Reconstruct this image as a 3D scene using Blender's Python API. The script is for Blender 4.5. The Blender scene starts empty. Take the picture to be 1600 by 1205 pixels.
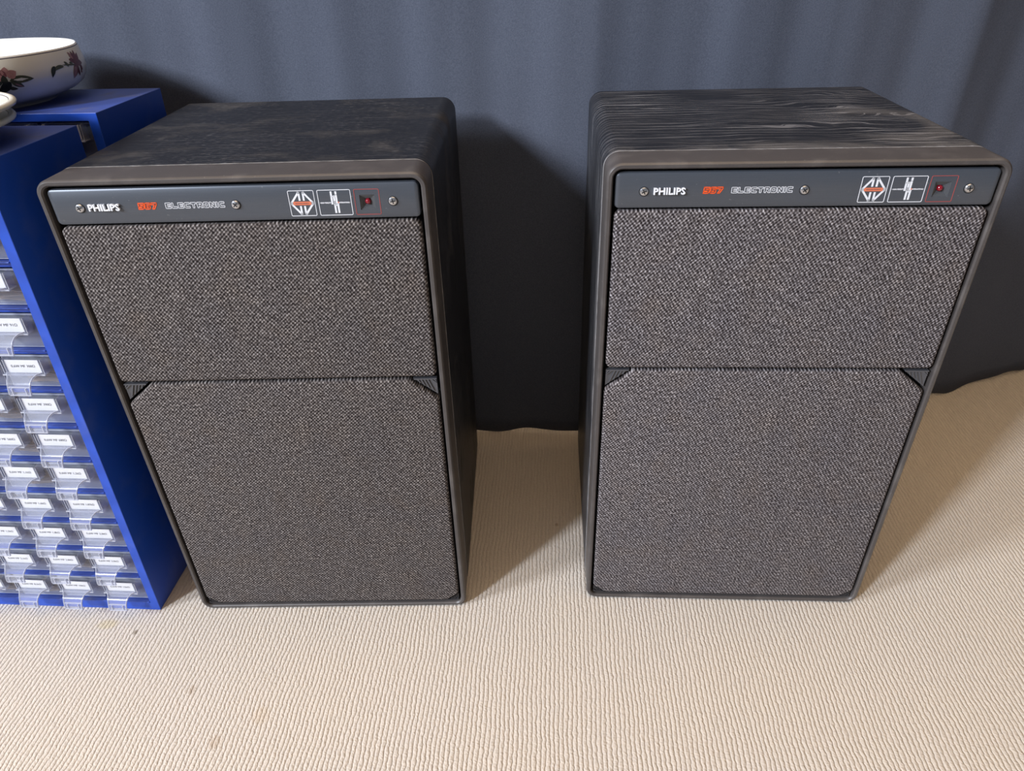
import bpy, bmesh, math, random
import numpy as np
from mathutils import Matrix, Vector
random.seed(7)
SC = bpy.context.scene
COL = SC.collection
PI = math.pi

# ------------------------------------------------------------------ camera
cam_d = bpy.data.cameras.new('camera'); cam = bpy.data.objects.new('camera', cam_d); COL.objects.link(cam)
cam_d.sensor_fit = 'HORIZONTAL'; cam_d.sensor_width = 36.0; cam_d.lens = 36.0 * 1082.5 / 1600.0
cam_d.clip_start = 0.02; cam_d.clip_end = 50
PITCH, ROLL, CAMH = 0.577898, -0.030507, 0.704097
fw = Vector((0, math.cos(PITCH), -math.sin(PITCH))); up0 = Vector((0, math.sin(PITCH), math.cos(PITCH))); rt0 = Vector((1, 0, 0))
rt = rt0 * math.cos(ROLL) + up0 * math.sin(ROLL); up = up0 * math.cos(ROLL) - rt0 * math.sin(ROLL)
cam.matrix_world = Matrix(((rt.x, up.x, -fw.x, 0), (rt.y, up.y, -fw.y, 0), (rt.z, up.z, -fw.z, CAMH), (0, 0, 0, 1)))
SC.camera = cam

# ------------------------------------------------------------------ world: soft light from the room above, little from the sides
W = bpy.data.worlds.new('room_light'); SC.world = W; W.use_nodes = True
wn = W.node_tree; wn.nodes.clear()
w_tc = wn.nodes.new('ShaderNodeTexCoord'); w_sp = wn.nodes.new('ShaderNodeSeparateXYZ')
w_cr = wn.nodes.new('ShaderNodeValToRGB'); w_fr = wn.nodes.new('ShaderNodeValToRGB'); w_add = wn.nodes.new('ShaderNodeMix')
w_bg = wn.nodes.new('ShaderNodeBackground'); w_out = wn.nodes.new('ShaderNodeOutputWorld')
w_add.data_type = 'RGBA'; w_add.blend_type = 'ADD'; w_add.inputs[0].default_value = 1.0
wn.links.new(w_tc.outputs['Generated'], w_sp.inputs[0]); wn.links.new(w_sp.outputs['Z'], w_cr.inputs[0]); wn.links.new(w_sp.outputs['Y'], w_fr.inputs[0])
wn.links.new(w_cr.outputs[0], w_add.inputs[6]); wn.links.new(w_fr.outputs[0], w_add.inputs[7])
wn.links.new(w_add.outputs[2], w_bg.inputs[0]); wn.links.new(w_bg.outputs[0], w_out.inputs[0])
e = w_cr.color_ramp.elements            # overhead fill added in place of ceiling bounce, narrowed to the zenith
e[0].position = 0.80; e[0].color = (.012, .012, .013, 1)
e[1].position = 1.0; e[1].color = (4.0, 2.9, 1.85, 1)
e = w_fr.color_ramp.elements            # added fill for the unseen rest of the room in front (towards -Y)
e[0].position = 0.0; e[0].color = (.13, .13, .14, 1)
e[1].position = 0.5; e[1].color = (.0, .0, .0, 1)
w_bg.inputs[1].default_value = 1.0
tc_y = wn.nodes.new('ShaderNodeMath'); tc_y.operation = 'MULTIPLY_ADD'; tc_y.inputs[1].default_value = .5; tc_y.inputs[2].default_value = .5
wn.links.new(w_sp.outputs['Y'], tc_y.inputs[0]); wn.links.new(tc_y.outputs[0], w_fr.inputs[0])

# ------------------------------------------------------------------ two windows of the room, to the left and to the front left
def window(name, az_deg, el_deg, dist, target, w, h, energy, color):
    LD = bpy.data.lights.new(name, 'AREA'); LO = bpy.data.objects.new(name, LD); COL.objects.link(LO)
    LD.shape = 'RECTANGLE'; LD.size = w; LD.size_y = h; LD.energy = energy; LD.color = color
    a, el = math.radians(az_deg), math.radians(el_deg)
    d = Vector((math.cos(a) * math.cos(el), math.sin(a) * math.cos(el), -math.sin(el)))
    LO.location = Vector(target) - d * dist
    LO.rotation_euler = d.to_track_quat('-Z', 'Y').to_euler()
window('front_left_window', 38.5, 28, 6.0, (.42, .56, .2), .46, .85, 325, (.90, .965, 1.08))
window('left_window', 23, 31, 5.4, (-.06, .58, .1), .72, .95, 208, (.90, .965, 1.08))

vs = SC.view_settings
vs.view_transform = 'Standard'; vs.look = 'None'; vs.exposure = 0.0; vs.gamma = 1.0; vs.use_curve_mapping = False
SC.cycles.max_bounces = 8; SC.cycles.transparent_max_bounces = 24

# ------------------------------------------------------------------ materials
class NT:
    def __init__(self, name):
        self.m = bpy.data.materials.new(name); self.m.use_nodes = True
        self.t = self.m.node_tree; self.t.nodes.clear()
        self.out = self.n('ShaderNodeOutputMaterial'); self.b = self.n('ShaderNodeBsdfPrincipled')
        self.l(self.b.outputs[0], self.out.inputs[0])
    def n(self, k, **kw):
        x = self.t.nodes.new(k)
        for a, v in kw.items(): setattr(x, a, v)
        return x
    def l(self, a, b): self.t.links.new(a, b)
    def s(self, sock, v):
        if isinstance(v, bpy.types.NodeSocket): self.l(v, sock)
        else: sock.default_value = v
    def math(self, op, a, b=0.0, c=0.0):
        x = self.n('ShaderNodeMath', operation=op)
        self.s(x.inputs[0], a); self.s(x.inputs[1], b); self.s(x.inputs[2], c)
        return x.outputs[0]
    def xyz(self, kind='Object'):
        tc = self.n('ShaderNodeTexCoord'); sp = self.n('ShaderNodeSeparateXYZ'); self.l(tc.outputs[kind], sp.inputs[0])
        return tc.outputs[kind], sp.outputs[0], sp.outputs[1], sp.outputs[2]
    def comb(self, x, y, z=0.0):
        c = self.n('ShaderNodeCombineXYZ'); self.s(c.inputs[0], x); self.s(c.inputs[1], y); self.s(c.inputs[2], z); return c.outputs[0]
    def noise(self, vec, scale, detail=2.0, rough=.5, dist=0.0):
        x = self.n('ShaderNodeTexNoise'); self.l(vec, x.inputs['Vector'])
        x.inputs['Scale'].default_value = scale; x.inputs['Detail'].default_value = detail
        x.inputs['Roughness'].default_value = rough; x.inputs['Distortion'].default_value = dist
        return x.outputs[0]
    def white(self, vec):
        x = self.n('ShaderNodeTexWhiteNoise', noise_dimensions='3D'); self.l(vec, x.inputs['Vector']); return x.outputs[0]
    def ramp(self, f, stops):
        x = self.n('ShaderNodeValToRGB'); self.s(x.inputs[0], f); el = x.color_ramp.elements
        while len(el) < len(stops): el.new(.5)
        for q, (p, c) in zip(el, stops): q.position = p; q.color = (*c, 1) if len(c) == 3 else c
        return x.outputs[0]
    def mix(self, f, a, b, mode='MIX'):
        x = self.n('ShaderNodeMix', data_type='RGBA', blend_type=mode)
        self.s(x.inputs[0], f)
        for i, v in ((6, a), (7, b)):
            if isinstance(v, tuple): v = (*v, 1)
            self.s(x.inputs[i], v)
        return x.outputs[2]
    def bump(self, h, strength, dist):
        x = self.n('ShaderNodeBump'); self.l(h, x.inputs['Height']); x.inputs['Strength'].default_value = strength
        x.inputs['Distance'].default_value = dist; self.l(x.outputs[0], self.b.inputs['Normal'])
    def set(self, color=None, rough=None, spec=None, metal=None, **kw):
        if color is not None: self.s(self.b.inputs['Base Color'], (*color, 1) if isinstance(color, tuple) else color)
        if rough is not None: self.s(self.b.inputs['Roughness'], rough)
        if spec is not None: self.b.inputs['Specular IOR Level'].default_value = spec
        if metal is not None: self.b.inputs['Metallic'].default_value = metal
        for k, v in kw.items(): self.s(self.b.inputs[k.replace('_', ' ')], v)
        return self.m

def plain(name, color, rough=.5, spec=.5, metal=0., grain=.06, scale=400, bump=.0):
    k = NT(name); v, *_ = k.xyz()
    nz = k.noise(v, scale, 3)
    c = k.mix(nz, tuple(x * (1 - grain) for x in color), tuple(min(1, x * (1 + grain)) for x in color))
    if bump: k.bump(nz, bump, .0004)
    return k.set(c, rough, spec, metal)

STAINS = [(-.4695, .5529, .0035, .0045, (.16, .12, .08), .8), (-.5100, .5660, .016, .009, (.50, .42, .24), .6), (-.3708, .4725, .004, .008, (.34, .26, .19), .6),
          (-.3236, .4106, .008, .010, (.40, .31, .23), .5), (-.2833, .4392, .012, .014, (.50, .40, .28), .4), (.0575, .7146, .003, .004, (.22, .16, .10), .7)]
def mat_carpet():
    k = NT('ribbed_carpet'); v, x, y, z = k.xyz()
    a = math.radians(4.1)
    u = k.math('SUBTRACT', k.math('MULTIPLY', x, math.cos(a)), k.math('MULTIPLY', y, math.sin(a)))
    w = k.math('ADD', k.math('MULTIPLY', x, math.sin(a)), k.math('MULTIPLY', y, math.cos(a)))
    wob = k.math('MULTIPLY', k.math('SUBTRACT', k.noise(v, 14, 2), .5), 1.5)
    wob2 = k.math('MULTIPLY', k.math('SUBTRACT', k.noise(v, 170, 3), .5), .8)
    r = k.math('ADD', k.math('ADD', k.math('DIVIDE', u, .0049), wob), wob2)
    idx = k.math('FLOOR', r); fr = k.math('FRACT', r)
    rib = k.math('SINE', k.math('MULTIPLY', fr, PI))
    rnd = k.white(k.comb(idx, 0.0, 0.0))
    l = k.math('ADD', k.math('DIVIDE', w, .0037), k.math('MULTIPLY', rnd, 7.0))
    l = k.math('ADD', k.math('ADD', l, k.math('MULTIPLY', fr, .55)), k.math('MULTIPLY', k.noise(v, 130, 2), 2.2))
    li = k.math('FLOOR', l); lf = k.math('FRACT', l)
    loop = k.math('SINE', k.math('MULTIPLY', lf, PI))
    cell = k.white(k.comb(idx, li, 0.0))
    h = k.math('MULTIPLY', k.math('POWER', rib, .55), k.math('MULTIPLY_ADD', k.math('POWER', loop, .6), .17, .83))
    h = k.math('MULTIPLY', h, k.math('MULTIPLY_ADD', k.noise(v, 260, 3), .8, .55))
    h = k.math('ADD', h, k.math('MULTIPLY', k.noise(v, 900, 3), .30))
    big = k.noise(v, 5, 3)
    c = k.mix(k.noise(v, 260, 2), (.490, .440, .385), (.590, .540, .482))
    for sx_, sy_, rx_, ry_, col_, am in ((STAINS)):      # old spots and a yellowish smear
        dx = k.math('DIVIDE', k.math('SUBTRACT', k.math('ADD', x, k.math('MULTIPLY', wob2, .002)), sx_), rx_); dy = k.math('DIVIDE', k.math('SUBTRACT', y, sy_), ry_)
        d_ = k.math('SUBTRACT', 1.0, k.math('SQRT', k.math('ADD', k.math('MULTIPLY', dx, dx), k.math('MULTIPLY', dy, dy))))
        c = k.mix(k.math('MULTIPLY', k.math('MINIMUM', k.math('MAXIMUM', k.math('MULTIPLY', d_, 2.0), 0.0), 1.0), am), c, col_)
    c = k.mix(k.math('MULTIPLY', k.math('SUBTRACT', big, .35), 1.1), c, (.555, .485, .395))
    k.bump(h, .72, .0019)
    return k.set(c, .95, .12, Sheen_Weight=.12, Sheen_Roughness=.6)

def mat_weave(name, warm):
    k = NT(name); v, x, y, z = k.xyz()
    wob = k.math('MULTIPLY', k.math('SUBTRACT', k.noise(v, 75, 3), .5), 1.5)
    u = k.math('ADD', k.math('DIVIDE', x, .00182), wob); w = k.math('ADD', k.math('DIVIDE', z, .00205), wob)
    u = k.math('ADD', u, k.math('MULTIPLY', w, -.22))
    s = k.math('MULTIPLY', k.math('SINE', k.math('MULTIPLY', u, PI)), k.math('SINE', k.math('MULTIPLY', w, PI)))
    hi = k.math('MULTIPLY_ADD', s, .5, .5)
    yarn = k.noise(k.comb(k.math('MULTIPLY', x, 420), 0.0, k.math('MULTIPLY', z, 380)), 1.0, 2, .6)
    stre = k.noise(k.comb(k.math('MULTIPLY', x, 70), 0.0, k.math('MULTIPLY', z, 420)), 1.0, 2)
    f = k.math('MULTIPLY_ADD', hi, .62, k.math('MULTIPLY', k.math('SUBTRACT', yarn, .5), 1.35))
    f = k.math('ADD', f, k.math('MULTIPLY', k.math('SUBTRACT', stre, .5), .35))
    f = k.math('ADD', f, .205)
    c = k.ramp(f, [(.15, (.012, .009, .009)), (.47, (.070, .060, .057)), (.70, (.185, .165, .155)), (.95, (.400, .370, .350))])
    blot = k.noise(v, 22, 3)
    c = k.mix(k.math('MULTIPLY', k.math('SUBTRACT', blot, .42), 1.6), c, k.mix(1.0, c, (.80, .84, .93), 'MULTIPLY'))
    c = k.mix(k.math('MULTIPLY', k.math('SUBTRACT', k.noise(v, 31, 2), .5), 1.6), c, k.mix(1.0, c, (1.05, .95, .82), 'MULTIPLY'))
    h = k.math('ADD', hi, k.math('MULTIPLY', yarn, .6))
    k.bump(h, .8, .0008)
    return k.set(c if not warm else k.mix(1.0, c, warm, 'MULTIPLY'), .92, .15)

def mat_veneer(name, figure, seed):
    # UV in metres: U runs round the cabinet along the grain, V runs from front to back
    k = NT(name)
    uv = k.n('ShaderNodeUVMap'); sp = k.n('ShaderNodeSeparateXYZ'); k.l(uv.outputs[0], sp.inputs[0]); U, V = sp.outputs[0], sp.outputs[1]
    base = k.comb(U, V, seed)
    low = k.noise(k.comb(k.math('MULTIPLY', U, 7), k.math('MULTIPLY', V, 16), seed), 1.0, 2)
    warp = k.math('MULTIPLY', k.math('SUBTRACT', low, .5), figure)
    if figure > .02:     # straight grain at the left end, swirling towards the right
        wf = k.math('MINIMUM', k.math('MAXIMUM', k.math('DIVIDE', k.math('SUBTRACT', 1.2032 - .05, U), .16), .22), 1.0)
        warp = k.math('MULTIPLY', warp, wf)
    VV = k.math('ADD', V, warp)
    fig = figure > .02
    hair = k.noise(k.comb(k.math('MULTIPLY', U, 10), k.math('MULTIPLY', VV, 640), seed), 1.0, 3, .62)
    dash = k.noise(k.comb(k.math('MULTIPLY', U, 110), k.math('MULTIPLY', VV, 1500), seed + 2), 1.0, 2, .5)
    rings = k.math('MULTIPLY_ADD', k.math('SINE', k.math('MULTIPLY', VV, 2 * PI / .0105)), .5, .5)
    patch = k.noise(k.comb(k.math('MULTIPLY', U, 8), k.math('MULTIPLY', V, 14), seed + 9), 1.0, 3)
    h1 = k.ramp(k.math('ADD', hair, k.math('MULTIPLY', rings, .10 if fig else .03)), [(.60, (0, 0, 0)), (.645, (1, 1, 1))])
    d1 = k.ramp(dash, [(.60, (0, 0, 0)), (.70, (1, 1, 1))])
    streak = k.math('MAXIMUM', k.math('MULTIPLY', h1, .75 if fig else .22), k.math('MULTIPLY', d1, .35 if fig else .60))
    streak = k.math('MULTIPLY', streak, k.math('MAXIMUM', k.math('MULTIPLY_ADD', patch, 3.0, -.75), .15))
    dust = k.noise(k.comb(k.math('MULTIPLY', U, 10), k.math('MULTIPLY', V, 13), seed + 4), 1.0, 5, .6, .5)
    dustf = k.ramp(dust, [(.52, (0, 0, 0)), (.68, (1, 1, 1))])
    if fig:     # a wiped crescent of dust towards the right end of the top
        du = k.math('ADD', k.math('DIVIDE', k.math('SUBTRACT', U, 1.2032 - .262), 1.15), k.math('MULTIPLY', k.math('SUBTRACT', low, .5), .05)); dv = k.math('SUBTRACT', V, .085)
        dist = k.math('SQRT', k.math('ADD', k.math('MULTIPLY', du, du), k.math('MULTIPLY', dv, dv)))
        band = k.math('SUBTRACT', 1.0, k.math('DIVIDE', k.math('ABSOLUTE', k.math('SUBTRACT', dist, .056)), .020))
        band = k.math('MINIMUM', k.math('MAXIMUM', k.math('MULTIPLY', band, 1.6), 0.0), 1.0)
        band = k.math('MULTIPLY', band, k.ramp(du, [(.0, (1, 1, 1)), (.03, (0, 0, 0))]))
        fr_ = k.math('MULTIPLY', k.ramp(V, [(.008, (1, 1, 1)), (.030, (0, 0, 0))]), k.ramp(dust, [(.42, (0, 0, 0)), (.55, (1, 1, 1))]))
        dustf = k.math('MAXIMUM', k.math('MAXIMUM', k.math('MULTIPLY', dustf, .12), k.math('MULTIPLY', band, .6)), k.math('MULTIPLY', fr_, .8))
    grit = k.noise(base, 1100, 2)
    speck = k.ramp(k.noise(base, 620, 2), [(.66, (0, 0, 0)), (.74, (1, 1, 1))])
    pores = streak
    c = k.mix(streak, (.0095, .0103, .0135), (.210, .207, .215))
    c = k.mix(k.math('MULTIPLY', dustf, k.math('MULTIPLY', grit, .85 if fig else .30)), c, (.19, .178, .172))
    c = k.mix(k.math('MULTIPLY', speck, .16), c, (.35, .35, .36))
    edge = k.math('MULTIPLY', k.math('LESS_THAN', V, .0007), k.math('MULTIPLY_ADD', k.noise(base, 70, 2), 1.4, -.2))  # edge highlight painted into the colour as a pale broken line along the front
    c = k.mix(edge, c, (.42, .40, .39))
    k.bump(pores, .15, .0002)
    return k.set(c, k.math('MULTIPLY_ADD', dustf, .25, .45), .35)

def mat_bezel():
    k = NT('brown_bezel_plastic'); v, x, y, z = k.xyz()
    nz = k.noise(v, 1500, 2); dust = k.ramp(k.noise(v, 26, 4, .6, .4), [(.50, (0, 0, 0)), (.72, (1, 1, 1))])
    speck = k.ramp(k.noise(v, 420, 2), [(.70, (0, 0, 0)), (.78, (1, 1, 1))])
    c = k.mix(nz, (.055, .048, .046), (.072, .064, .061))
    c = k.mix(k.math('MULTIPLY', dust, .35), c, (.16, .145, .135))
    c = k.mix(k.math('MULTIPLY', speck, .25), c, (.40, .38, .36))
    k.bump(nz, .15, .0003)
    return k.set(c, .42, .5)

def mat_panel():
    k = NT('anodised_panel'); v, x, y, z = k.xyz()
    br = k.noise(k.comb(k.math('MULTIPLY', x, 30), y, k.math('MULTIPLY', z, 1500)), 1.0, 2)
    sp = k.noise(v, 1800, 1)
    c = k.mix(k.math('MULTIPLY_ADD', br, .5, k.math('MULTIPLY', sp, .5)), (.064, .072, .087), (.096, .107, .126))
    speck = k.ramp(k.noise(v, 300, 2), [(.72, (0, 0, 0)), (.78, (1, 1, 1))])
    c = k.mix(k.math('MULTIPLY', speck, .3), c, (.4, .4, .4))
    return k.set(c, .38, .5, .35)

def mat_curtain():
    k = NT('dark_curtain_cloth'); v, x, y, z = k.xyz()
    nz = k.noise(v, 620, 3, .65); mot = k.noise(v, 9, 3)
    c = k.mix(nz, (.051, .059, .080), (.134, .149, .188))
    c = k.mix(k.math('MULTIPLY', mot, .5), c, k.mix(1.0, c, (.86, .84, .88), 'MULTIPLY'))
    tw = k.math('SINE', k.math('MULTIPLY', k.math('ADD', x, z), 2 * PI / .0012))
    k.bump(k.math('ADD', nz, k.math('MULTIPLY', tw, .2)), .3, .0006)
    return k.set(c, .95, .04)

def mat_blue():
    k = NT('blue_cabinet_plastic'); v, x, y, z = k.xyz()
    nz = k.noise(v, 1300, 2)
    c = k.mix(nz, (.012, .066, .430), (.015, .080, .500))
    dust = k.ramp(k.noise(v, 30, 4), [(.52, (0, 0, 0)), (.75, (1, 1, 1))])
    c = k.mix(k.math('MULTIPLY', dust, .10), c, (.25, .28, .34))
    ge = k.n('ShaderNodeNewGeometry'); sn = k.n('ShaderNodeSeparateXYZ'); k.l(ge.outputs['Normal'], sn.inputs[0])
    settle = k.math('MULTIPLY', k.math('MAXIMUM', sn.outputs[2], 0.0), k.math('MULTIPLY_ADD', dust, .35, .42))   # dust settled on flat tops
    c = k.mix(settle, c, (.085, .088, .130))
    k.bump(nz, .12, .0003)
    return k.set(c, k.math('MULTIPLY_ADD', settle, .3, .34), .5)

def mat_clear(name, a, b):
    k = NT(name); v, x, y, z = k.xyz()
    tr = k.n('ShaderNodeBsdfTransparent'); tr.inputs[0].default_value = (.90, .91, .95, 1)
    mx = k.n('ShaderNodeMixShader'); lw = k.n('ShaderNodeLayerWeight'); lw.inputs[0].default_value = .35
    nz = k.noise(v, 60, 2)
    f = k.math('MULTIPLY_ADD', lw.outputs['Facing'], b, k.math('MULTIPLY_ADD', nz, .04, a))
    k.set((.70, .72, .78), .12, .6)
    k.l(f, mx.inputs[0]); k.l(tr.outputs[0], mx.inputs[1]); k.l(k.b.outputs[0], mx.inputs[2]); k.l(mx.outputs[0], k.out.inputs[0])
    return k.m

M = dict(
    carpet=mat_carpet(), weave=mat_weave('tweed_grille_cloth', (.90, .89, .89)), weave_cool=mat_weave('tweed_grille_cloth_grey', (1.12, 1.13, 1.20)),
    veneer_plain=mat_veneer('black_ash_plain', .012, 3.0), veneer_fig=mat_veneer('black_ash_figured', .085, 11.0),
    bezel=mat_bezel(), panel=mat_panel(), curtain=mat_curtain(), blue=mat_blue(), clear=mat_clear('clear_drawer_plastic', .085, .24), edge=mat_clear('clear_plastic_edge', .34, .35),
    black=plain('black_baffle', (.006, .006, .006), .8, .2), clip=plain('grille_clip_plastic', (.075, .075, .082), .38, .5),
    clip_dark=plain('dark_clip_plastic', (.028, .027, .030), .45, .4),
    steel=plain('screw_steel', (.55, .56, .58), .28, .5, .9), slot=plain('screw_recess', (.01, .01, .012), .7),
    white=plain('white_print', (.72, .73, .76), .5, .4, 0, .03), orange=plain('orange_print', (.82, .10, .018), .5, .4, 0, .03),
    salmon=plain('salmon_print', (.62, .17, .09), .5, .4, 0, .03), red=plain('red_print', (.36, .07, .065), .5, .4, 0, .03),
    raised=plain('white_raised_lettering', (.78, .79, .82), .35, .5, 0, .03), recess=plain('indicator_recess_grey', (.085, .088, .095), .35, .5),
    led=plain('red_lens', (.22, .008, .018), .12, .8, 0, .05), card=plain('white_card', (.66, .66, .68), .8, .2, 0, .04),
    ink=plain('label_ink', (.10, .10, .12), .8, .2), paper=plain('brown_paper_tape', (.36, .24, .14), .85, .2, 0, .25, 200),
    cream=plain('cream_ceramic', (.80, .775, .69), .12, .55, 0, .03, 40), glaze=plain('white_glaze', (.84, .83, .79), .10, .55, 0, .02, 40),
    rimline=plain('grey_rim_line', (.12, .11, .13), .25), petal=plain('mauve_petal', (.13, .035, .045), .3, .5, 0, .5, 300),
    pink=plain('pale_pink_petal', (.34, .17, .17), .3, .5, 0, .35, 300), leaf=plain('olive_leaf', (.075, .080, .045), .3, .5, 0, .5, 300),
    leafd=plain('dark_leaf', (.020, .024, .018), .3, .5, 0, .4, 300), cream_plate=plain('ivory_plate_glaze', (.76, .745, .66), .18, .5, 0, .04, 60),
    wall=plain('painted_wall', (.45, .43, .40), .8, .2),
)

# ------------------------------------------------------------------ mesh helpers
class MB:
    def __init__(self): self.v = []; self.f = []; self.mi = []; self.uv = {}
    def add(self, verts, faces, mi=0):
        o = len(self.v); self.v += [tuple(p) for p in verts]
        for f in faces: self.f.append([i + o for i in f]); self.mi.append(mi)
        return o
    def box(self, a, b, mi=0):
        x0, y0, z0 = (min(a[i], b[i]) for i in range(3)); x1, y1, z1 = (max(a[i], b[i]) for i in range(3))
        self.add([(x0, y0, z0), (x1, y0, z0), (x1, y1, z0), (x0, y1, z0), (x0, y0, z1), (x1, y0, z1), (x1, y1, z1), (x0, y1, z1)],
                 [(3, 2, 1, 0), (4, 5, 6, 7), (0, 1, 5, 4), (1, 2, 6, 5), (2, 3, 7, 6), (3, 0, 4, 7)], mi)
    def bar(self, p, q, w, y0, y1, mi=0):
        # thin bar in the XZ plane from p to q, width w, between depths y0 (front) and y1
        dx, dz = q[0] - p[0], q[1] - p[1]; L = math.hypot(dx, dz) or 1e-9; tx, tz = dx / L * w / 2, dz / L * w / 2; nx, nz = -tz, tx
        c = [(p[0] - tx + nx, p[1] - tz + nz), (p[0] - tx - nx, p[1] - tz - nz), (q[0] + tx - nx, q[1] + tz - nz), (q[0] + tx + nx, q[1] + tz + nz)]
        self.prism(c, y0, y1, mi)
    def path(self, pts, w, y0, y1, mi=0, closed=False):
        n = len(pts)
        for i in range(n if closed else n - 1): self.bar(pts[i], pts[(i + 1) % n], w, y0, y1, mi)
    def prism(self, c, y0, y1, mi=0):
        n = len(c); v = [(x, y0, z) for x, z in c] + [(x, y1, z) for x, z in c]
        f = [list(range(n)), list(range(2 * n - 1, n - 1, -1))] + [(i, i + n, (i + 1) % n + n, (i + 1) % n) for i in range(n)]
        self.add(v, f, mi)
    def rings(self, rs, cap0=True, cap1=True, mi=0, closed=False):
        n = len(rs[0]); v = [p for r in rs for p in r]; f = []
        m = len(rs)
        for k in range(m if closed else m - 1):
            a, b = k * n, ((k + 1) % m) * n
            for i in range(n): j = (i + 1) % n; f.append((a + i, a + j, b + j, b + i))
        if cap0 and not closed: f.append(list(range(n - 1, -1, -1)))
        if cap1 and not closed: f.append(list(range((m - 1) * n, m * n)))
        return self.add(v, f, mi)
    def lathe(self, prof, c=(0, 0, 0), seg=64, mi=0, mis=None):
        rs = [[(c[0] + r * math.cos(2 * PI * i / seg), c[1] + r * math.sin(2 * PI * i / seg), c[2] + z) for i in range(seg)] for r, z in prof]
        if mis is None: self.rings(rs, True, True, mi)
        else:
            for k in range(len(rs) - 1): self.rings(rs[k:k + 2], False, False, mis[k])
            self.add(rs[0], [list(range(seg - 1, -1, -1))], mis[0]); self.add(rs[-1], [list(range(seg))], mis[-1])
    def build(self, name, mats, parent=None, smooth=None, bevel=0, fn=None, uvs=None, subsurf=0):
        me = bpy.data.meshes.new(name)
        vv = self.v if fn is None else [fn(p) for p in self.v]
        me.from_pydata(vv, [], self.f)
        mats = mats if isinstance(mats, (list, tuple)) else [mats]
        for m in mats: me.materials.append(m)
        me.polygons.foreach_set('material_index', self.mi)
        bm = bmesh.new(); bm.from_mesh(me)
        if uvs is None:
            bmesh.ops.remove_doubles(bm, verts=bm.verts, dist=1e-7)
            bmesh.ops.recalc_face_normals(bm, faces=bm.faces)
        bm.to_mesh(me); bm.free()
        if uvs is not None:
            ul = me.uv_layers.new(name='UVMap')
            for lp in me.loops: ul.data[lp.index].uv = uvs[lp.vertex_index]
        if smooth is not None: smooth_mesh(me, smooth)
        o = bpy.data.objects.new(name, me); COL.objects.link(o)
        if parent is not None: o.parent = parent
        if bevel:
            b = o.modifiers.new('bevel', 'BEVEL'); b.width = bevel; b.segments = 2; b.limit_method = 'ANGLE'; b.angle_limit = math.radians(40)
        return o

def smooth_mesh(me, deg):
    me.polygons.foreach_set('use_smooth', [True] * len(me.polygons))
    bm = bmesh.new(); bm.from_mesh(me)
    for ed in bm.edges:
        if len(ed.link_faces) == 2 and ed.calc_face_angle(0) > math.radians(deg): ed.smooth = False
    bm.to_mesh(me); bm.free()

def tag(o, label, cat, group=None, kind=None):
    o['label'] = label; o['category'] = cat
    if group: o['group'] = group
    if kind: o['kind'] = kind
    return o

def empty(name, loc, rz=0.0):
    o = bpy.data.objects.new(name, None); COL.objects.link(o); o.location = loc; o.rotation_euler = (0, 0, rz); o.empty_display_size = .05
    return o

def rounded(corners, radii, seg=6):
    """closed convex outline (counter-clockwise in x,z) with rounded corners: list of ((x,z),(nx,nz))"""
    out = []; n = len(corners)
    for i in range(n):
        p = Vector(corners[i]); a = Vector(corners[i - 1]); b = Vector(corners[(i + 1) % n]); r = radii[i]
        d0 = (p - a).normalized(); d1 = (b - p).normalized()
        ang = math.acos(max(-1, min(1, d0.dot(d1)))); t = r * math.tan(ang / 2)
        n0 = Vector((d0.y, -d0.x)); c = p - d0 * t - n0 * r
        a0 = math.atan2(n0.y, n0.x)
        for k in range(seg + 1):
            th = a0 + ang * k / seg; nn = Vector((math.cos(th), math.sin(th))); q = c + nn * r
            out.append(((q.x, q.y), (nn.x, nn.y)))
    return out
def rect(x0, z0, x1, z1, r, seg=6): return rounded([(x0, z0), (x1, z0), (x1, z1), (x0, z1)], [r] * 4, seg)
def ring(ol, d, y): return [(p[0] - n[0] * d, y, p[1] - n[1] * d) for p, n in ol]

FONT_CACHE = {}
def text_geo(body, size, offset=0.0, extrude=0.0, align='CENTER'):
    key = (body, size, offset, extrude, align)
    if key in FONT_CACHE: return FONT_CACHE[key]
    c = bpy.data.curves.new('lettering', 'FONT'); c.body = body; c.size = size; c.offset = offset; c.extrude = extrude
    c.align_x = align; c.align_y = 'CENTER'; c.resolution_u = 2
    o = bpy.data.objects.new('lettering', c); COL.objects.link(o)
    dg = bpy.context.evaluated_depsgraph_get(); dg.update()
    me = bpy.data.meshes.new_from_object(o.evaluated_get(dg))
    v = [tuple(x.co) for x in me.vertices]; f = [list(p.vertices) for p in me.polygons]
    bpy.data.objects.remove(o); bpy.data.curves.remove(c); bpy.data.meshes.remove(me)
    FONT_CACHE[key] = (v, f); return v, f
def add_text(mb, body, size, x, y, z, mi=0, width=None, height=None, offset=0., extrude=0.):
    v, f = text_geo(body, size, offset, extrude)
    xs = [p[0] for p in v]; ys = [p[1] for p in v]; cx, cy = (min(xs) + max(xs)) / 2, (min(ys) + max(ys)) / 2
    sx = width / (max(xs) - min(xs)) if width else 1.; sy = height / (max(ys) - min(ys)) if height else (sx if width else 1.)
    mb.add([(x + (p[0] - cx) * sx, y - p[2], z + (p[1] - cy) * sy) for p in v], f, mi)

# ------------------------------------------------------------------ setting
fl = MB(); fl.box((-2.2, -1.0, -.02), (2.4, 1.62, 0))
fl = fl.build('floor', M['carpet']); tag(fl, 'cream ribbed loop pile carpet floor', 'carpet', kind='structure')
wl = MB(); wl.box((-2.2, 1.52, 0), (2.4, 1.62, 2.3))
wl = wl.build('wall_back', M['wall']); tag(wl, 'plain wall behind the dark curtain', 'wall', kind='structure')

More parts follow.
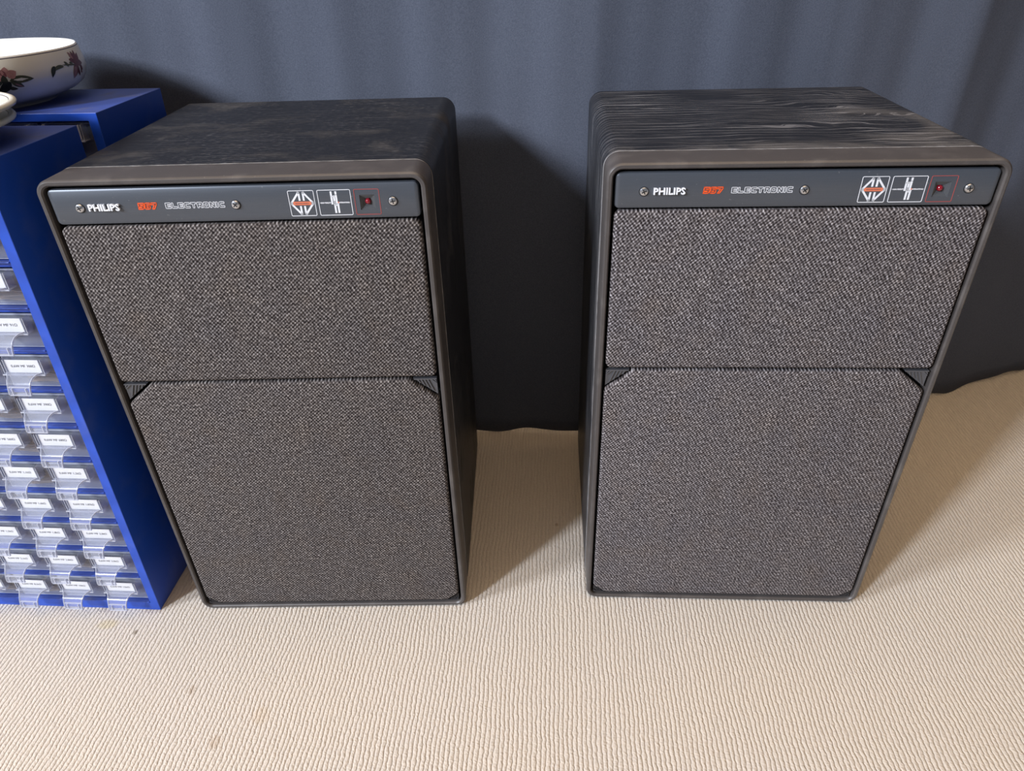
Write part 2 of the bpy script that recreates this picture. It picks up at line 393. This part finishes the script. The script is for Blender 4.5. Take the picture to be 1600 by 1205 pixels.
# curtain: a hung cloth with soft folds
def lerp_pts(pts, x):
    if x <= pts[0][0]: return pts[0][1]
    for (a, va), (b, vb) in zip(pts, pts[1:]):
        if x <= b:
            t = (x - a) / (b - a); return va + (vb - va) * t
    return pts[-1][1]
BASE = [(-1.6, .985), (-.6, .968), (-.06, .940), (.115, .926), (.40, .935), (.60, .965), (.76, 1.010), (.95, 1.078), (1.15, 1.16), (1.5, 1.26), (1.9, 1.30)]
# fold ridges: x, half width, height (towards the room)
FOLDS = [(-1.25, .08, .02), (-1.0, .09, .016), (-.78, .07, .012), (-.52, .05, .005), (-.335, .050, .007), (-.195, .050, .006), (-.075, .040, .005), (.10, .060, .009),
         (.292, .045, .011), (.43, .06, .006), (.585, .055, .013), (.76, .05, .010), (.93, .06, .016), (1.1, .07, .02), (1.35, .09, .03)]
def curtain_y(x, z):
    y = lerp_pts(BASE, x)
    t = max(0., min(1., (z - .02) / .9))
    for fx, w, a in FOLDS:
        d = (x - fx - .02 * math.sin(fx * 23) * (z - .6)) / w
        if abs(d) < 3.2: y -= a * (.22 + .78 * t) * math.exp(-d * d)
    y += .0010 * math.sin(x * 47 + z * 3) + .0004 * math.sin(x * 119 - z * 5)
    return y
cb = MB(); NX, NZ = 700, 36; zs = [.004 + 2.0 * (k / NZ) ** 1.2 for k in range(NZ + 1)]
vv = []
for z in zs:
    for i in range(NX + 1):
        x = -1.6 + 3.5 * i / NX
        vv.append((x, curtain_y(x, z), z + (0.003 * math.sin(x * 30) + .002 * math.sin(x * 71) + .002 if z < .01 else 0)))
cb.add(vv, [(r * (NX + 1) + i, r * (NX + 1) + i + 1, (r + 1) * (NX + 1) + i + 1, (r + 1) * (NX + 1) + i) for r in range(NZ) for i in range(NX)])
cu = cb.build('curtain', M['curtain'], smooth=80)
so = cu.modifiers.new('thickness', 'SOLIDIFY'); so.thickness = .002; so.offset = 1
tag(cu, 'long dark blue grey cloth curtain hanging in soft folds behind the speakers', 'curtain')

# ------------------------------------------------------------------ loudspeakers
SW, SH_, SD, BZ = .3327, .542, .3112, .0375

# lettering outlines on a 10 x 10 grid (outer closed outlines; None separates a second outline)
T = 3
GL = {
 'E': [[(0, 0), (10, 0), (10, T), (T, T), (T, 3.7), (9, 3.7), (9, 6.3), (T, 6.3), (T, 7), (10, 7), (10, 10), (0, 10)]],
 'L': [[(0, 0), (10, 0), (10, T), (T, T), (T, 10), (0, 10)]],
 'C': [[(1.5, 0), (10, 0), (10, T), (T, T), (T, 7), (10, 7), (10, 10), (1.5, 10), (0, 8.5), (0, 1.5)]],
 'T': [[(3.5, 0), (6.5, 0), (6.5, 7), (10, 7), (10, 10), (0, 10), (0, 7), (3.5, 7)]],
 'R': [[(0, 0), (T, 0), (T, 3.2), (4.6, 3.2), (7, 0), (10.4, 0), (7.8, 3.4), (10, 4.6), (10, 8.5), (8.5, 10), (0, 10)], [(T, 5.8), (7, 5.8), (7, 7.2), (T, 7.2)]],
 'O': [[(1.5, 0), (8.5, 0), (10, 1.5), (10, 8.5), (8.5, 10), (1.5, 10), (0, 8.5), (0, 1.5)], [(T, T), (7, T), (7, 7), (T, 7)]],
 'N': [[(0, 0), (T, 0), (T, 5.4), (7, 0), (10, 0), (10, 10), (7, 10), (7, 4.6), (T, 10), (0, 10)]],
 'I': [[(0, 0), (T, 0), (T, 10), (0, 10)]],
 '5': [[(0, 0), (8.5, 0), (10, 1.5), (10, 5), (8.5, 6.4), (T, 6.4), (T, 7.2), (10, 7.2), (10, 10), (0, 10), (0, 3.8), (7, 3.8), (7, 2.6), (0, 2.6)]],
 '6': [[(1.5, 0), (8.5, 0), (10, 1.5), (10, 5), (8.5, 6.4), (T, 6.4), (T, 7.2), (9.6, 7.2), (9.6, 10), (1.5, 10), (0, 8.5), (0, 1.5)], [(T, 2.6), (7, 2.6), (7, 3.8), (T, 3.8)]],
 '7': [[(2.2, 0), (5.6, 0), (10, 7.4), (10, 10), (0, 10), (0, 7.2), (6.2, 7.2)]],
}
def outline_word(mb, word, x0, z0, w, h, pitch, lw, y0, y1, skew=0.0, narrow='I'):
    x = x0
    for ch in word:
        for ol in GL[ch]:
            pts = [(x + px / 10 * w + skew * (pz / 10 * h), z0 + pz / 10 * h) for px, pz in ol]
            mb.path(pts, lw, y0, y1, 0, True)
        x += pitch * (.46 if ch in narrow else 1.)

def make_speaker(loc, rz, veneer, weave, label, dust_seed):
    R = empty('loudspeaker', loc, rz); tag(R, label, 'speaker', 'matching pair of floor standing loudspeakers')
    H = SH_
    # --- veneered body: UV along the grain
    ol = rect(0, 0, SW, H, .015, 10); n = len(ol)
    per = [0.0]
    for i in range(n):
        a, b = ol[i][0], ol[(i + 1) % n][0]; per.append(per[-1] + math.hypot(a[0] - b[0], a[1] - b[1]))
    mb = MB(); verts = []; uvs = []
    ys = [(BZ + .0004, .0006), (BZ + .0010, 0), (SD - .002, 0), (SD, .002)]
    for y, d in ys:
        for i in range(n + 1):
            p, nn = ol[i % n]; verts.append((p[0] - nn[0] * d, y, p[1] - nn[1] * d)); uvs.append((per[i], y - BZ))
    faces = [(k * (n + 1) + i, (k + 1) * (n + 1) + i, (k + 1) * (n + 1) + i + 1, k * (n + 1) + i + 1) for k in range(3) for i in range(n)]
    o = len(verts)
    for i in range(n): p, nn = ol[i]; verts.append((p[0] - nn[0] * .002, SD, p[1] - nn[1] * .002)); uvs.append((p[0], p[1]))
    faces.append([o + i for i in range(n - 1, -1, -1)])
    o = len(verts)
    for i in range(n): p, nn = ol[i]; verts.append((p[0] - nn[0] * .0006, BZ + .0004, p[1] - nn[1] * .0006)); uvs.append((p[0], p[1]))
    faces.append([o + i for i in range(n)])
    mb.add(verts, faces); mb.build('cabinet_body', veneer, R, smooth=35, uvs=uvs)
    # --- moulded bezel: closed ring profile (inset from the outer outline, depth)
    ol = rect(0, 0, SW, H, .014, 10)
    prof = [(.0007, BZ), (.0007, .0030), (.0012, .0012), (.0026, .0), (.0050, .0), (.0062, .0014), (.0064, .0050), (.0066, .0200), (.0100, .0200), (.0100, BZ)]
    mb = MB(); mb.rings([ring(ol, d, y) for d, y in prof], False, False, 0, True)
    mb.build('bezel', M['bezel'], R, smooth=35)
    mb = MB(); mb.rings([ring(rect(.0060, .0060, SW - .0060, H - .0060, .008), 0, y) for y in (.0145, .0195)]); mb.build('baffle', M['black'], R)
    # --- name panel with a square opening for the indicator
    px0, px1, pz0, pz1 = .0085, SW - .0085, .5017, .5330
    ix, iz, ih = .2797, .5160, .0064
    ol = rect(px0, pz0, px1, pz1, .0042, 5); n = len(ol)
    mb = MB(); mb.rings([ring(ol, d, y) for d, y in ((.0, .0150), (.0, .0042), (.0007, .0026), (.0022, .0018))], True, False)
    pan = mb.build('name_panel', M['panel'], R)
    bm = bmesh.new(); bm.from_mesh(pan.data); bm.verts.ensure_lookup_table()
    front = [ed for ed in bm.edges if len(ed.link_faces) == 1]
    sq = [bm.verts.new((ix + sx * ih, .0018, iz + sz * ih)) for sx, sz in ((-1, -1), (1, -1), (1, 1), (-1, 1))]
    front += [bm.edges.new((sq[i], sq[(i + 1) % 4])) for i in range(4)]
    bmesh.ops.triangle_fill(bm, use_beauty=True, use_dissolve=False, edges=front, normal=(0, -1, 0))
    bmesh.ops.recalc_face_normals(bm, faces=bm.faces); bm.to_mesh(pan.data); bm.free(); smooth_mesh(pan.data, 30)
    yf = .0018
    # stepped square recess
    mb = MB(); rs = []
    for k in range(5):
        h0 = ih - k * .00095
        rs.append([(ix + sx * h0, yf + .0009 * k, iz + sz * h0) for sx, sz in ((-1, -1), (1, -1), (1, 1), (-1, 1))])
        rs.append([(ix + sx * h0, yf + .0009 * (k + 1), iz + sz * h0) for sx, sz in ((-1, -1), (1, -1), (1, 1), (-1, 1))])
    mb.rings(rs, False, True); mb.build('indicator_recess', M['recess'], pan)
    mb = MB(); prof = [(.0026, .0), (.0026, .0016)] + [(.0026 * math.cos(t * PI / 12), .0016 + .0024 * math.sin(t * PI / 12)) for t in range(1, 6)] + [(.0001, .0040)]
    mb.lathe(prof, seg=20); d = mb.build('indicator_lens', M['led'], pan, 40, fn=lambda p: (ix + p[0], yf + .0050 - p[2], iz + p[1]))
    d['label'] = 'small red indicator light'
    # screws
    for sx, rot in ((.0330, .4), (.1672, .75), (.3015, .2)):
        mb = MB(); mb.lathe([(.0036, 0), (.0036, .0010), (.0031, .0017), (.0020, .0021), (.0002, .0022)], seg=24)
        s = mb.build('screw', M['steel'], pan, 30, fn=lambda p: (sx + p[0], yf - p[2] + .0001, iz + .0008 + p[1]))
        mb = MB()
        for a in (rot, rot + PI / 2):
            dx, dz = math.cos(a) * .0017, math.sin(a) * .0017
            mb.bar((sx - dx, iz + .0008 - dz), (sx + dx, iz + .0008 + dz), .0009, yf - .00225, yf - .0012)
        mb.rings([[(sx + r_ * math.cos(2 * PI * i / 20), y_, iz + .0006 + r_ * math.sin(2 * PI * i / 20)) for i in range(20)] for r_, y_ in ((.0043, yf + .0002), (.0043, yf - .00012), (.0030, yf - .00012))], False, True)
        mb.build('cross_slot', M['slot'], s)
    # lettering
    mb = MB(); add_text(mb, 'PHILIPS', .006, .0545, yf - .0013, .5172, 0, .0268, .0058, .00013, .0010); mb.build('brand_lettering', M['raised'], pan)
    mb = MB(); outline_word(mb, '567', .0832, .5146, .0046, .0052, .0055, .00078, yf - .00025, yf + .0002, .12); mb.build('model_number', M['orange'], pan)
    mb = MB(); outline_word(mb, 'ELECTRONIC', .1068, .5147, .0046, .0048, .00545, .00042, yf - .0002, yf + .0002, .0); mb.build('model_lettering', M['white'], pan)
    # emblems
    def boxline(mb, x0, z0, x1, z1, lw, mi=0):
        mb.rings([ring(rect(x0, z0, x1, z1, .0012, 3), d, y) for d, y in ((0, yf + .0002), (0, yf - .0002), (lw, yf - .0002), (lw, yf + .0002))], False, False, mi, True)
    mb = MB(); x0, z0, s = .2130, .5053, .0222
    boxline(mb, x0, z0, x0 + s, z0 + s, .0005)
    q = lambda pts: [(x0 + a * s, z0 + b * s) for a, b in pts]
    mb.path(q([(.42, .64), (.42, .91), (.40, .91), (.10, .53), (.10, .47), (.40, .09), (.42, .09), (.42, .36)]), .0016, yf - .0002, yf + .0002)
    mb.path(q([(.58, .64), (.58, .91), (.60, .91), (.90, .53), (.90, .47), (.60, .09), (.58, .09), (.58, .36)]), .0016, yf - .0002, yf + .0002)
    mb.bar((x0 + .22 * s, z0 + .5 * s), (x0 + .78 * s, z0 + .5 * s), .0030, yf - .0002, yf + .0002, 1)
    add_text(mb, 'MOTIONAL FEEDBACK', .0012, x0 + .5 * s, yf - .00028, z0 + .5 * s, 2, .0118, .0010)
    mb.build('feedback_emblem', [M['white'], M['salmon'], M['panel']], pan)
    mb = MB(); x0, w2 = .2379, .0284
    boxline(mb, x0, z0, x0 + w2, z0 + s, .0005)
    cx = x0 + w2 / 2
    def st(ax, a, b, lw=.0016): mb.bar((cx + ax, z0 + a * s), (cx + ax, z0 + b * s), lw, yf - .0002, yf + .0002)
    st(-.0024, .47, .90); st(-.0003, .47, .74); mb.bar((cx - .0024, z0 + .74 * s), (cx - .0006, z0 + .74 * s), .0012, yf - .0002, yf + .0002)
    st(.0016, .47, .76); st(.0016, .85, .90)
    st(-.0003, .13, .53); mb.bar((cx - .0003, z0 + .40 * s), (cx + .0012, z0 + .40 * s), .0010, yf - .0002, yf + .0002); st(.0024, .13, .44)
    mb.bar((x0 + .0012, z0 + .5 * s), (cx - .0026, z0 + .5 * s), .0002, yf - .0002, yf + .0002); mb.bar((cx + .0034, z0 + .5 * s), (x0 + w2 - .0012, z0 + .5 * s), .0002, yf - .0002, yf + .0002)
    add_text(mb, 'HIGH FIDELITY', .0016, x0 + .0064, yf - .0003, z0 + .5 * s, 0, .0090, .0013, .00006)
    add_text(mb, 'INTERNATIONAL', .0016, x0 + w2 - .0062, yf - .0003, z0 + .5 * s, 0, .0090, .0013, .00006)
    mb.box((cx + .0024, yf - .0003, z0 + .48 * s), (cx + .0034, yf + .0002, z0 + .53 * s), 1)
    mb.build('high_fidelity_emblem', [M['white'], M['salmon']], pan)
    mb = MB(); boxline(mb, .2690, z0, .2905, z0 + s, .00045); mb.build('indicator_outline', M['red'], pan)
    # --- grilles
    def pillow(ol):
        m_ = MB(); m_.rings([ring(ol, d, y) for d, y in ((.0004, .0146), (.0, .0040), (.0004, .0022), (.0013, .0009), (.0028, .0003), (.0036, .0002))]); return m_
    gx0, gx1 = .0088, SW - .0088
    pillow(rect(gx0, .3400, gx1, .5000, .0055, 5)).build('upper_grille', weave, R, smooth=50)
    g0, g1 = .0105, .3370
    cx_, cz_, bx_, bz_ = .0285, .0230, .0150, .0110
    cor = [(gx0 + bx_, g0), (gx1 - bx_, g0), (gx1, g0 + bz_), (gx1, g1 - cz_), (gx1 - cx_, g1), (gx0 + cx_, g1), (gx0, g1 - cz_), (gx0, g0 + bz_)]
    pillow(rounded(cor, [.005, .005, .005, .006, .006, .006, .006, .005], 4)).build('lower_grille', weave, R, smooth=50)
    # --- ribbed corner clips
    def clip(x, z, sx, sz, a, b, mat):
        gap = .0016
        tri = [(x, z), (x + sx * (a - gap), z), (x, z + sz * (b - gap))]
        m_ = MB(); m_.prism(tri, .0040, .0148)
        N = 7
        for k in range(N):       # ridges running down to the slanted side
            t = (k + .7) / (N + .2)
            p0 = (x + sx * (a - gap) * t, z + sz * .0012); L = (1 - t) * .93
            p1 = (p0[0] - sx * .0005, z + sz * (b - gap) * L)
            if abs(p1[1] - p0[1]) < .002: continue
            q1 = (p0[0] - sx * (b - gap) * .45 * L, z + sz * (b - gap) * (1 - max(0., (p0[0] - sx * (b - gap) * .45 * L - x) * sx) / (a - gap)) * .9)
            if (q1[0] - x) * sx < .0006: q1 = (x + sx * .0008, z + sz * (b - gap) * (.1 + .75 * t))
            m_.bar(p0, q1, .0010, .0028, .0045)
        m_.box((min(x, x + sx * (a - gap * 1.6)), .0026, min(z, z + sz * .0012)), (max(x, x + sx * (a - gap * 1.6)), .0045, max(z, z + sz * .0012)))
        return m_.build('corner_clip', mat, R)
    clip(gx0 + .0008, g1 - .0002, 1, -1, cx_ - .0035, cz_ - .0025, M['clip']); clip(gx1 - .0008, g1 - .0002, -1, -1, cx_ - .0035, cz_ - .0025, M['clip'])
    clip(gx0 + .0004, g0 - .0016, 1, 1, bx_ + .001, bz_ + .001, M['clip_dark']); clip(gx1 - .0004, g0 - .0016, -1, 1, bx_ + .001, bz_ + .001, M['clip_dark'])
    return R
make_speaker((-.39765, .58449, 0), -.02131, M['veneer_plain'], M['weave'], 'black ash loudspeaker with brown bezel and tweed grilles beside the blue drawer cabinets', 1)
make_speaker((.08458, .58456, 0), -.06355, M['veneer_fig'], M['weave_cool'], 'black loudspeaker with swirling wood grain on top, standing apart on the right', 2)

# ------------------------------------------------------------------ blue small-parts cabinets with clear drawers
CW, CD, SHEAR = .306, .1341, .0382
PITCHZ, LEDGE0, OPEN = .0455, .0152, .0390
DP = .0570; DWID = .0508
def shear(p): return (p[0] + SHEAR * p[2], p[1], p[2])
def housing_mesh(H, rows, name, root):
    mb = MB(); s = .0105
    TZ = LEDGE0 + 12 * PITCHZ - .0065
    o4 = [(-CW, 0), (0, 0), (0, H), (-CW, H)]; i4 = [(-CW + s, LEDGE0 - .0016), (-s, LEDGE0 - .0016), (-s, TZ), (-CW + s, TZ)]
    mb.rings([[(x, y, z) for x, z in r] for r, y in ((o4, 0), (o4, CD), (i4, CD), (i4, 0))], False, False, 0, True)
    mb.box((-CW + s, CD - .003, LEDGE0 - .0016), (-s, CD - .0005, TZ))
    for k in range(12):
        z = LEDGE0 + k * PITCHZ
        if k: mb.box((-CW + s, .0035, z - .0065), (-s, CD - .003, z - .0006))
        mb.box((-CW + s, -.0012, z - .0010), (-s, .0035, z + .0004))           # rounded front lip of the shelf
        for c in range(1, 5):
            x = -CW + (CW - 5 * DP) / 2 + c * DP
            mb.box((x - .001, .020, z - .001), (x + .001, CD - .003, z + OPEN + .001))
    return mb.build(name, M['blue'], root, bevel=.0006, fn=shear)

def drawer_meshes():
    w = DWID / 2; t = .0012; H = .0365; D = .112; y0 = .0055
    mb = MB()
    mb.box((-w, y0, .0008), (w, y0 + t, H)); mb.box((-w, D, .0008), (w, D + t, H))
    mb.box((-w, y0 + t, .0008), (-w + t, D, H - .002)); mb.box((w - t, y0 + t, .0008), (w, D, H - .002))
    mb.box((-w + t, y0 + t, .0008), (w - t, D, .0020))
    mb.box((-w - .0006, y0 - .0012, H - .0010), (w + .0006, y0 + t, H + .0004), 1)     # top rim
    mb.box((-w, y0 - .0003, .0006), (w, y0 + t * .6, .0014), 1)                        # front bottom edge
    for sx in (-1, 1):
        mb.box((sx * w - .0004, y0 - .0003, .0008), (sx * w + .0004, y0 + .0006, H), 1)
        mb.box((sx * w - .0005, y0, H - .0028), (sx * w + .0005, D, H - .0018), 1)
    # label pocket
    pw = .0205
    for sx in (-1, 1):
        mb.box((sx * pw - .0006, -.0035, .0205), (sx * pw + .0006, y0, H))
        mb.box((sx * pw - .0005, -.0040, .0205), (sx * pw + .0005, -.0032, H), 1)
        mb.box((sx * (pw - .0024) - .0005, -.0036, .0210), (sx * (pw - .0024) + .0005, -.0028, H), 1)
    mb.box((-pw - .0014, -.0054, .0196), (pw + .0014, y0, .0206)); mb.box((-pw - .0014, -.0056, .0194), (pw + .0014, -.0048, .0210), 1)
    body = mb
    # scooped handle
    hb = MB(); prof = [(-.0040, .0212), (-.0075, .0212), (-.0110, .0196), (-.0140, .0168), (-.0160, .0130), (-.0172, .0090), (-.0176, .0055)]
    wid = [.0180, .0150, .0128, .0118, .0112, .0110, .0108]
    th = .0012; rs = []; left = []; right = []
    for i, ((y, z), hw) in enumerate(zip(prof, wid)):
        a = prof[max(0, i - 1)]; b = prof[min(len(prof) - 1, i + 1)]; dy, dz = b[0] - a[0], b[1] - a[1]; L = math.hypot(dy, dz); ny, nz = -dz / L * th, dy / L * th
        rs.append([(-hw, y, z), (hw, y, z), (hw, y - ny, z - nz), (-hw, y - ny, z - nz)])
        e_ = .0007
        for lst, sx in ((left, -1), (right, 1)):
            lst.append([(sx * hw - e_, y + ny * .3, z + nz * .3), (sx * hw + e_ * .2, y + ny * .3, z + nz * .3), (sx * hw + e_ * .2, y - ny * 1.2, z - nz * 1.2), (sx * hw - e_, y - ny * 1.2, z - nz * 1.2)])
    hb.rings(rs); hb.rings(left, mi=1); hb.rings(right, mi=1)
    for x in (-.0070, .0070): hb.box((x - .0005, -.0190, .0052), (x + .0005, -.0170, .0128), 1)
    hb.box((-.0108, -.0190, .0046), (.0108, -.0168, .0056), 1); hb.box((-.0116, -.0172, .0126), (.0116, -.0158, .0138), 1)
    return body, hb
db, hb = drawer_meshes()
def card_mesh(text):
    mb = MB(); mb.box((-.0172, -.0022, .0212), (.0172, -.0018, .0355), 0)
    if text: add_text(mb, text, .0042, 0, -.00235, .0286, 1, .0245 if len(text) > 9 else .021, .0034, 0)
    return mb
PROTO = {}
def proto_drawer():
    d = db.build('drawer', [M['clear'], M['edge']], None, bevel=.0004, fn=shear)
    h = hb.build('handle', [M['clear'], M['edge']], d, 40, fn=shear)
    return d, h
# rows counted from the floor, columns from the right
LABELS = {(9, 0): '0,6W MF 82Ω', (8, 0): '0,6W MF 91Ω', (7, 0): '0,6W MF 300Ω', (6, 0): '0,6W MF 390Ω', (5, 0): '0,6W MF 680Ω', (4, 0): '0,6W MF 1,2kΩ',
          (3, 0): '0,6W MF 1,87kΩ', (2, 0): '0,6W MF 2,0kΩ', (1, 0): '0,6W MF 3,0kΩ', (0, 0): '0,6W MF 12kΩ',
          (6, 1): '0,6W MF 360Ω', (5, 1): '0,6W MF 560Ω', (4, 1): '0,6W MF 1,1kΩ', (3, 1): '0,6W MF 1,6kΩ', (2, 1): '0,6W MF 1,8kΩ', (1, 1): '0,6W MF 2,8kΩ', (0, 1): '0,6W MF 10kΩ',
          (3, 2): '0,6W MF 1,5kΩ', (2, 2): '0,6W MF 1,5kΩ', (1, 2): '0,6W MF 2,1kΩ', (0, 2): '0,6W MF 8,2kΩ', (0, 3): '0,6W MF 6,8kΩ'}

def make_cabinet(name, loc, rz, H, label, rows, texts):
    root = empty(name, loc, rz); tag(root, label, 'drawer cabinet', 'blue small parts cabinets')
    housing_mesh(H, 12, 'housing', root)
    first = None
    blank = None
    for k in rows:
        for c in range(5):
            x = -(CW - 5 * DP) / 2 - (c + .5) * DP; z = LEDGE0 + k * PITCHZ
            if 'd' not in PROTO:
                d, h = proto_drawer(); PROTO['d'], PROTO['h'] = d, h
                PROTO['blank'] = None
            else:
                d = PROTO['d'].copy(); COL.objects.link(d); h = PROTO['h'].copy(); COL.objects.link(h); h.parent = d
            d.parent = root; d.location = (x + SHEAR * z, 0, z)
            tx = texts.get((k, c))
            if tx or PROTO['blank'] is None:
                cd = card_mesh(tx).build('label_card', [M['card'], M['ink']], d, fn=shear)
                if not tx: PROTO['blank'] = cd
            else:
                cd = PROTO['blank'].copy(); COL.objects.link(cd); cd.parent = d
    return root

CAB1, CAB2, RZC = (-.45183, .58550, 0), (-.43475, .74811, 0), -.07905
make_cabinet('parts_cabinet', CAB1, RZC, .5574, 'blue plastic drawer cabinet in front, full of labelled clear drawers, carrying the plates', range(12), LABELS)
make_cabinet('parts_cabinet', CAB2, RZC, .5627, 'blue plastic drawer cabinet standing behind the other one, carrying the flowered bowl', range(11, 12), {})

# brown paper bundles of taped resistors lying in some drawers
def cab_point(base, p):
    x, y, z = shear(p); c, s = math.cos(RZC), math.sin(RZC)
    return (base[0] + c * x - s * y, base[1] + s * x + c * y, base[2] + z)
rb = random.Random(3)
def bundle(k, c, where, dx=.006, layers=4, wide=.017):
    x = -(CW - 5 * DP) / 2 - (c + .5) * DP; z = LEDGE0 + k * PITCHZ
    mb = MB(); pts = []
    for j in range(layers):
        a = wide * rb.uniform(.8, 1); b = wide * rb.uniform(.8, 1)
        xs = [-a + (a + b) * i / 8 for i in range(9)]
        if j % 2: xs.reverse()
        ph = rb.uniform(0, 6)
        pts += [(q, .0008 + j * .0030 + .0010 * math.sin(q * 130 + ph) + .0010) for q in xs]
    mb.path(pts, .0009, 0, .040)
    o = mb.build('resistor_bundle', M['paper'], None, 50)
    o.location = cab_point(CAB1, (x + dx, .0090, z + .0022)); o.rotation_euler = (0, 0, RZC + rb.uniform(-.04, .04))
    tag(o, where, 'resistor bundle', 'paper taped resistors inside the clear drawers')
bundle(9, 0, 'brown paper bundle in the highest drawer with anything visible inside, at the picture edge')
bundle(7, 0, 'brown paper bundle lying in the clear drawer labelled 300 ohm')
bundle(6, 1, 'brown paper bundle in the drawer left of the one labelled 390 ohm')
bundle(5, 1, 'brown paper bundle lying in the clear drawer labelled 560 ohm', .010, 5, .012)
bundle(4, 1, 'brown paper bundle lying in the clear drawer labelled 1,1 kilo ohm', .008)
bundle(1, 1, 'small brown paper bundle lying in the clear drawer labelled 2,8 kilo ohm', .011, 3, .011)
bundle(0, 2, 'brown paper bundle lying in the bottom drawer labelled 8,2 kilo ohm', .008, 4, .014)
bundle(0, 3, 'brown paper bundle in the bottom drawer fourth from the right, at the picture edge', .006, 5)

# ------------------------------------------------------------------ flowered bowl
BC = Vector((-.566, .8245, .5627))
PROF = [(.0590, .0010), (.0610, .0), (.0640, .0), (.0650, .0014), (.0680, .0034), (.0780, .0064), (.0890, .0108), (.0970, .0165), (.1012, .0235), (.1030, .0310), (.1026, .0390), (.1004, .0503), (.1000, .0513), (.0990, .0526), (.0978, .0520),
        (.0985, .0440), (.0995, .0340), (.0960, .0230), (.0850, .0140), (.0650, .0075), (.0300, .0055), (.0005, .0052)]
mis = [0] * 11 + [1] * 1 + [2] * 9
def bowl_r(z):
    pr = PROF[3:13]
    for (r0, z0), (r1, z1) in zip(pr, pr[1:]):
        if z0 <= z <= z1: return r0 + (r1 - r0) * (z - z0) / (z1 - z0)
    return pr[-1][0]
bm_ = MB(); bm_.lathe([PROF[0]] + PROF[1:], seg=96, mis=mis)
def on_bowl(s_, z_, phi0, h=.0003):
    r = bowl_r(z_) + h; ph = phi0 + s_ / .103
    return (r * math.cos(ph), r * math.sin(ph), z_)
def leaf_shape(c, ang, L, w, bend=0., n=9):
    """closed petal/leaf outline in (s,z) metres from base point c, pointing along ang"""
    top, bot = [], []
    for i in range(n + 1):
        t = i / n; a = ang + bend * t; px, pz = c[0] + math.cos(ang + bend * t / 2) * L * t, c[1] + math.sin(ang + bend * t / 2) * L * t
        hw = w * math.sin(PI * t ** .8) ** .8 * .5
        top.append((px - math.sin(a) * hw, pz + math.cos(a) * hw)); bot.append((px + math.sin(a) * hw, pz - math.cos(a) * hw))
    return top, bot
def decal(phi0, c, ang, L, w, mi, bend=0., h=.0003):
    t, b = leaf_shape(c, ang, L, w, bend); n = len(t)
    v = [on_bowl(p[0], p[1], phi0, h) for p in t] + [on_bowl(p[0], p[1], phi0, h) for p in b]
    bm_.add(v, [(i, n + i, n + i + 1, i + 1) for i in range(n - 1)], mi)
P0 = math.radians(-45); mm = .001
def D(s_, z_, ang, L, w, mi, bend=0., h=.0003): decal(P0, (s_ * mm, z_ * mm), math.radians(ang), L * mm, w * mm, mi, bend, h)
# mauve many-petalled flower on the right, its stem and curling leaf
for a_, L_, w_ in ((150, 13, 5), (122, 12, 6), (95, 12, 6), (62, 13, 6.5), (30, 14, 6), (0, 14, 6), (-28, 15, 6), (-58, 15, 6), (-85, 14, 6.5), (-112, 15, 6.5), (-140, 12, 5.5)):
    D(88, 36, a_, L_, w_, 3, .3 if a_ % 4 else -.3)
D(84, 33, -125, 13, 7, 4, .2, .0004); D(84, 40, 115, 9, 4, 4, .2, .0004); D(90, 33, -70, 10, 2.5, 0, 0, .0005); D(80, 36, 160, 6, 3, 5)
D(85, 34.5, 172, 24, 1.6, 5, .05); D(72, 34.5, 128, 8, 3.2, 5, .3); D(64, 35.5, 165, 18, 3.6, 5, .9); D(52, 37.5, 215, 12, 5, 6, .75, .0004)
# pink blossom and leaves on the left
D(0, 35, 75, 9, 8, 4); D(2, 34, 40, 10, 8, 4, -.4, .0004); D(0, 34, 120, 10, 7, 3, .2); D(-2, 33, 155, 9, 6, 4)
D(-3, 28, 78, 9, 6, 6, .1, .0005); D(2, 31, 5, 23, 7, 5, -.25); D(3, 31, -38, 13, 5.5, 5, .2); D(6, 28, -35, 8, 1.4, 4, .2, .0005)
D(3, 30, 215, 16, 8, 6, .1, .0004); D(-1, 25, -20, 9, 3.4, 6, .2); D(-4, 31, 190, 14, 6, 6, -.3); D(-3, 25, 190, 12, 3, 6)
bowl = bm_.build('bowl', [M['cream'], M['rimline'], M['glaze'], M['petal'], M['pink'], M['leaf'], M['leafd']], None, 30)
bowl.location = BC; tag(bowl, 'cream ceramic bowl with mauve flowers painted on its side', 'bowl')

# two plates stacked on the front cabinet
PPROF = [(.0440, .0006), (.0450, .0), (.0475, .0), (.0485, .0020), (.0560, .0060), (.0740, .0125), (.0870, .0168), (.0892, .0178), (.0900, .0195), (.0893, .0212), (.0872, .0220), (.0850, .0216), (.0842, .0208), (.0834, .0203), (.0700, .0175), (.0520, .0105), (.0470, .0080), (.0200, .0072), (.0005, .0070)]
def plate(c, label):
    mb = MB(); mb.lathe(PPROF, seg=80, mis=[0] * 12 + [1] + [0] * 6); o = mb.build('plate', [M['cream_plate'], M['rimline']], None, 50)
    o.location = c; tag(o, label, 'plate', 'stacked plates on the front cabinet')
PC = (-.5255, .6325)
plate((PC[0], PC[1], .5575), 'ivory round edged plate, lower of the two stacked on the front blue cabinet')
plate((PC[0] + .0045, PC[1] + .001, .5575 + .0118), 'ivory round edged plate, upper of the two stacked on the front blue cabinet')
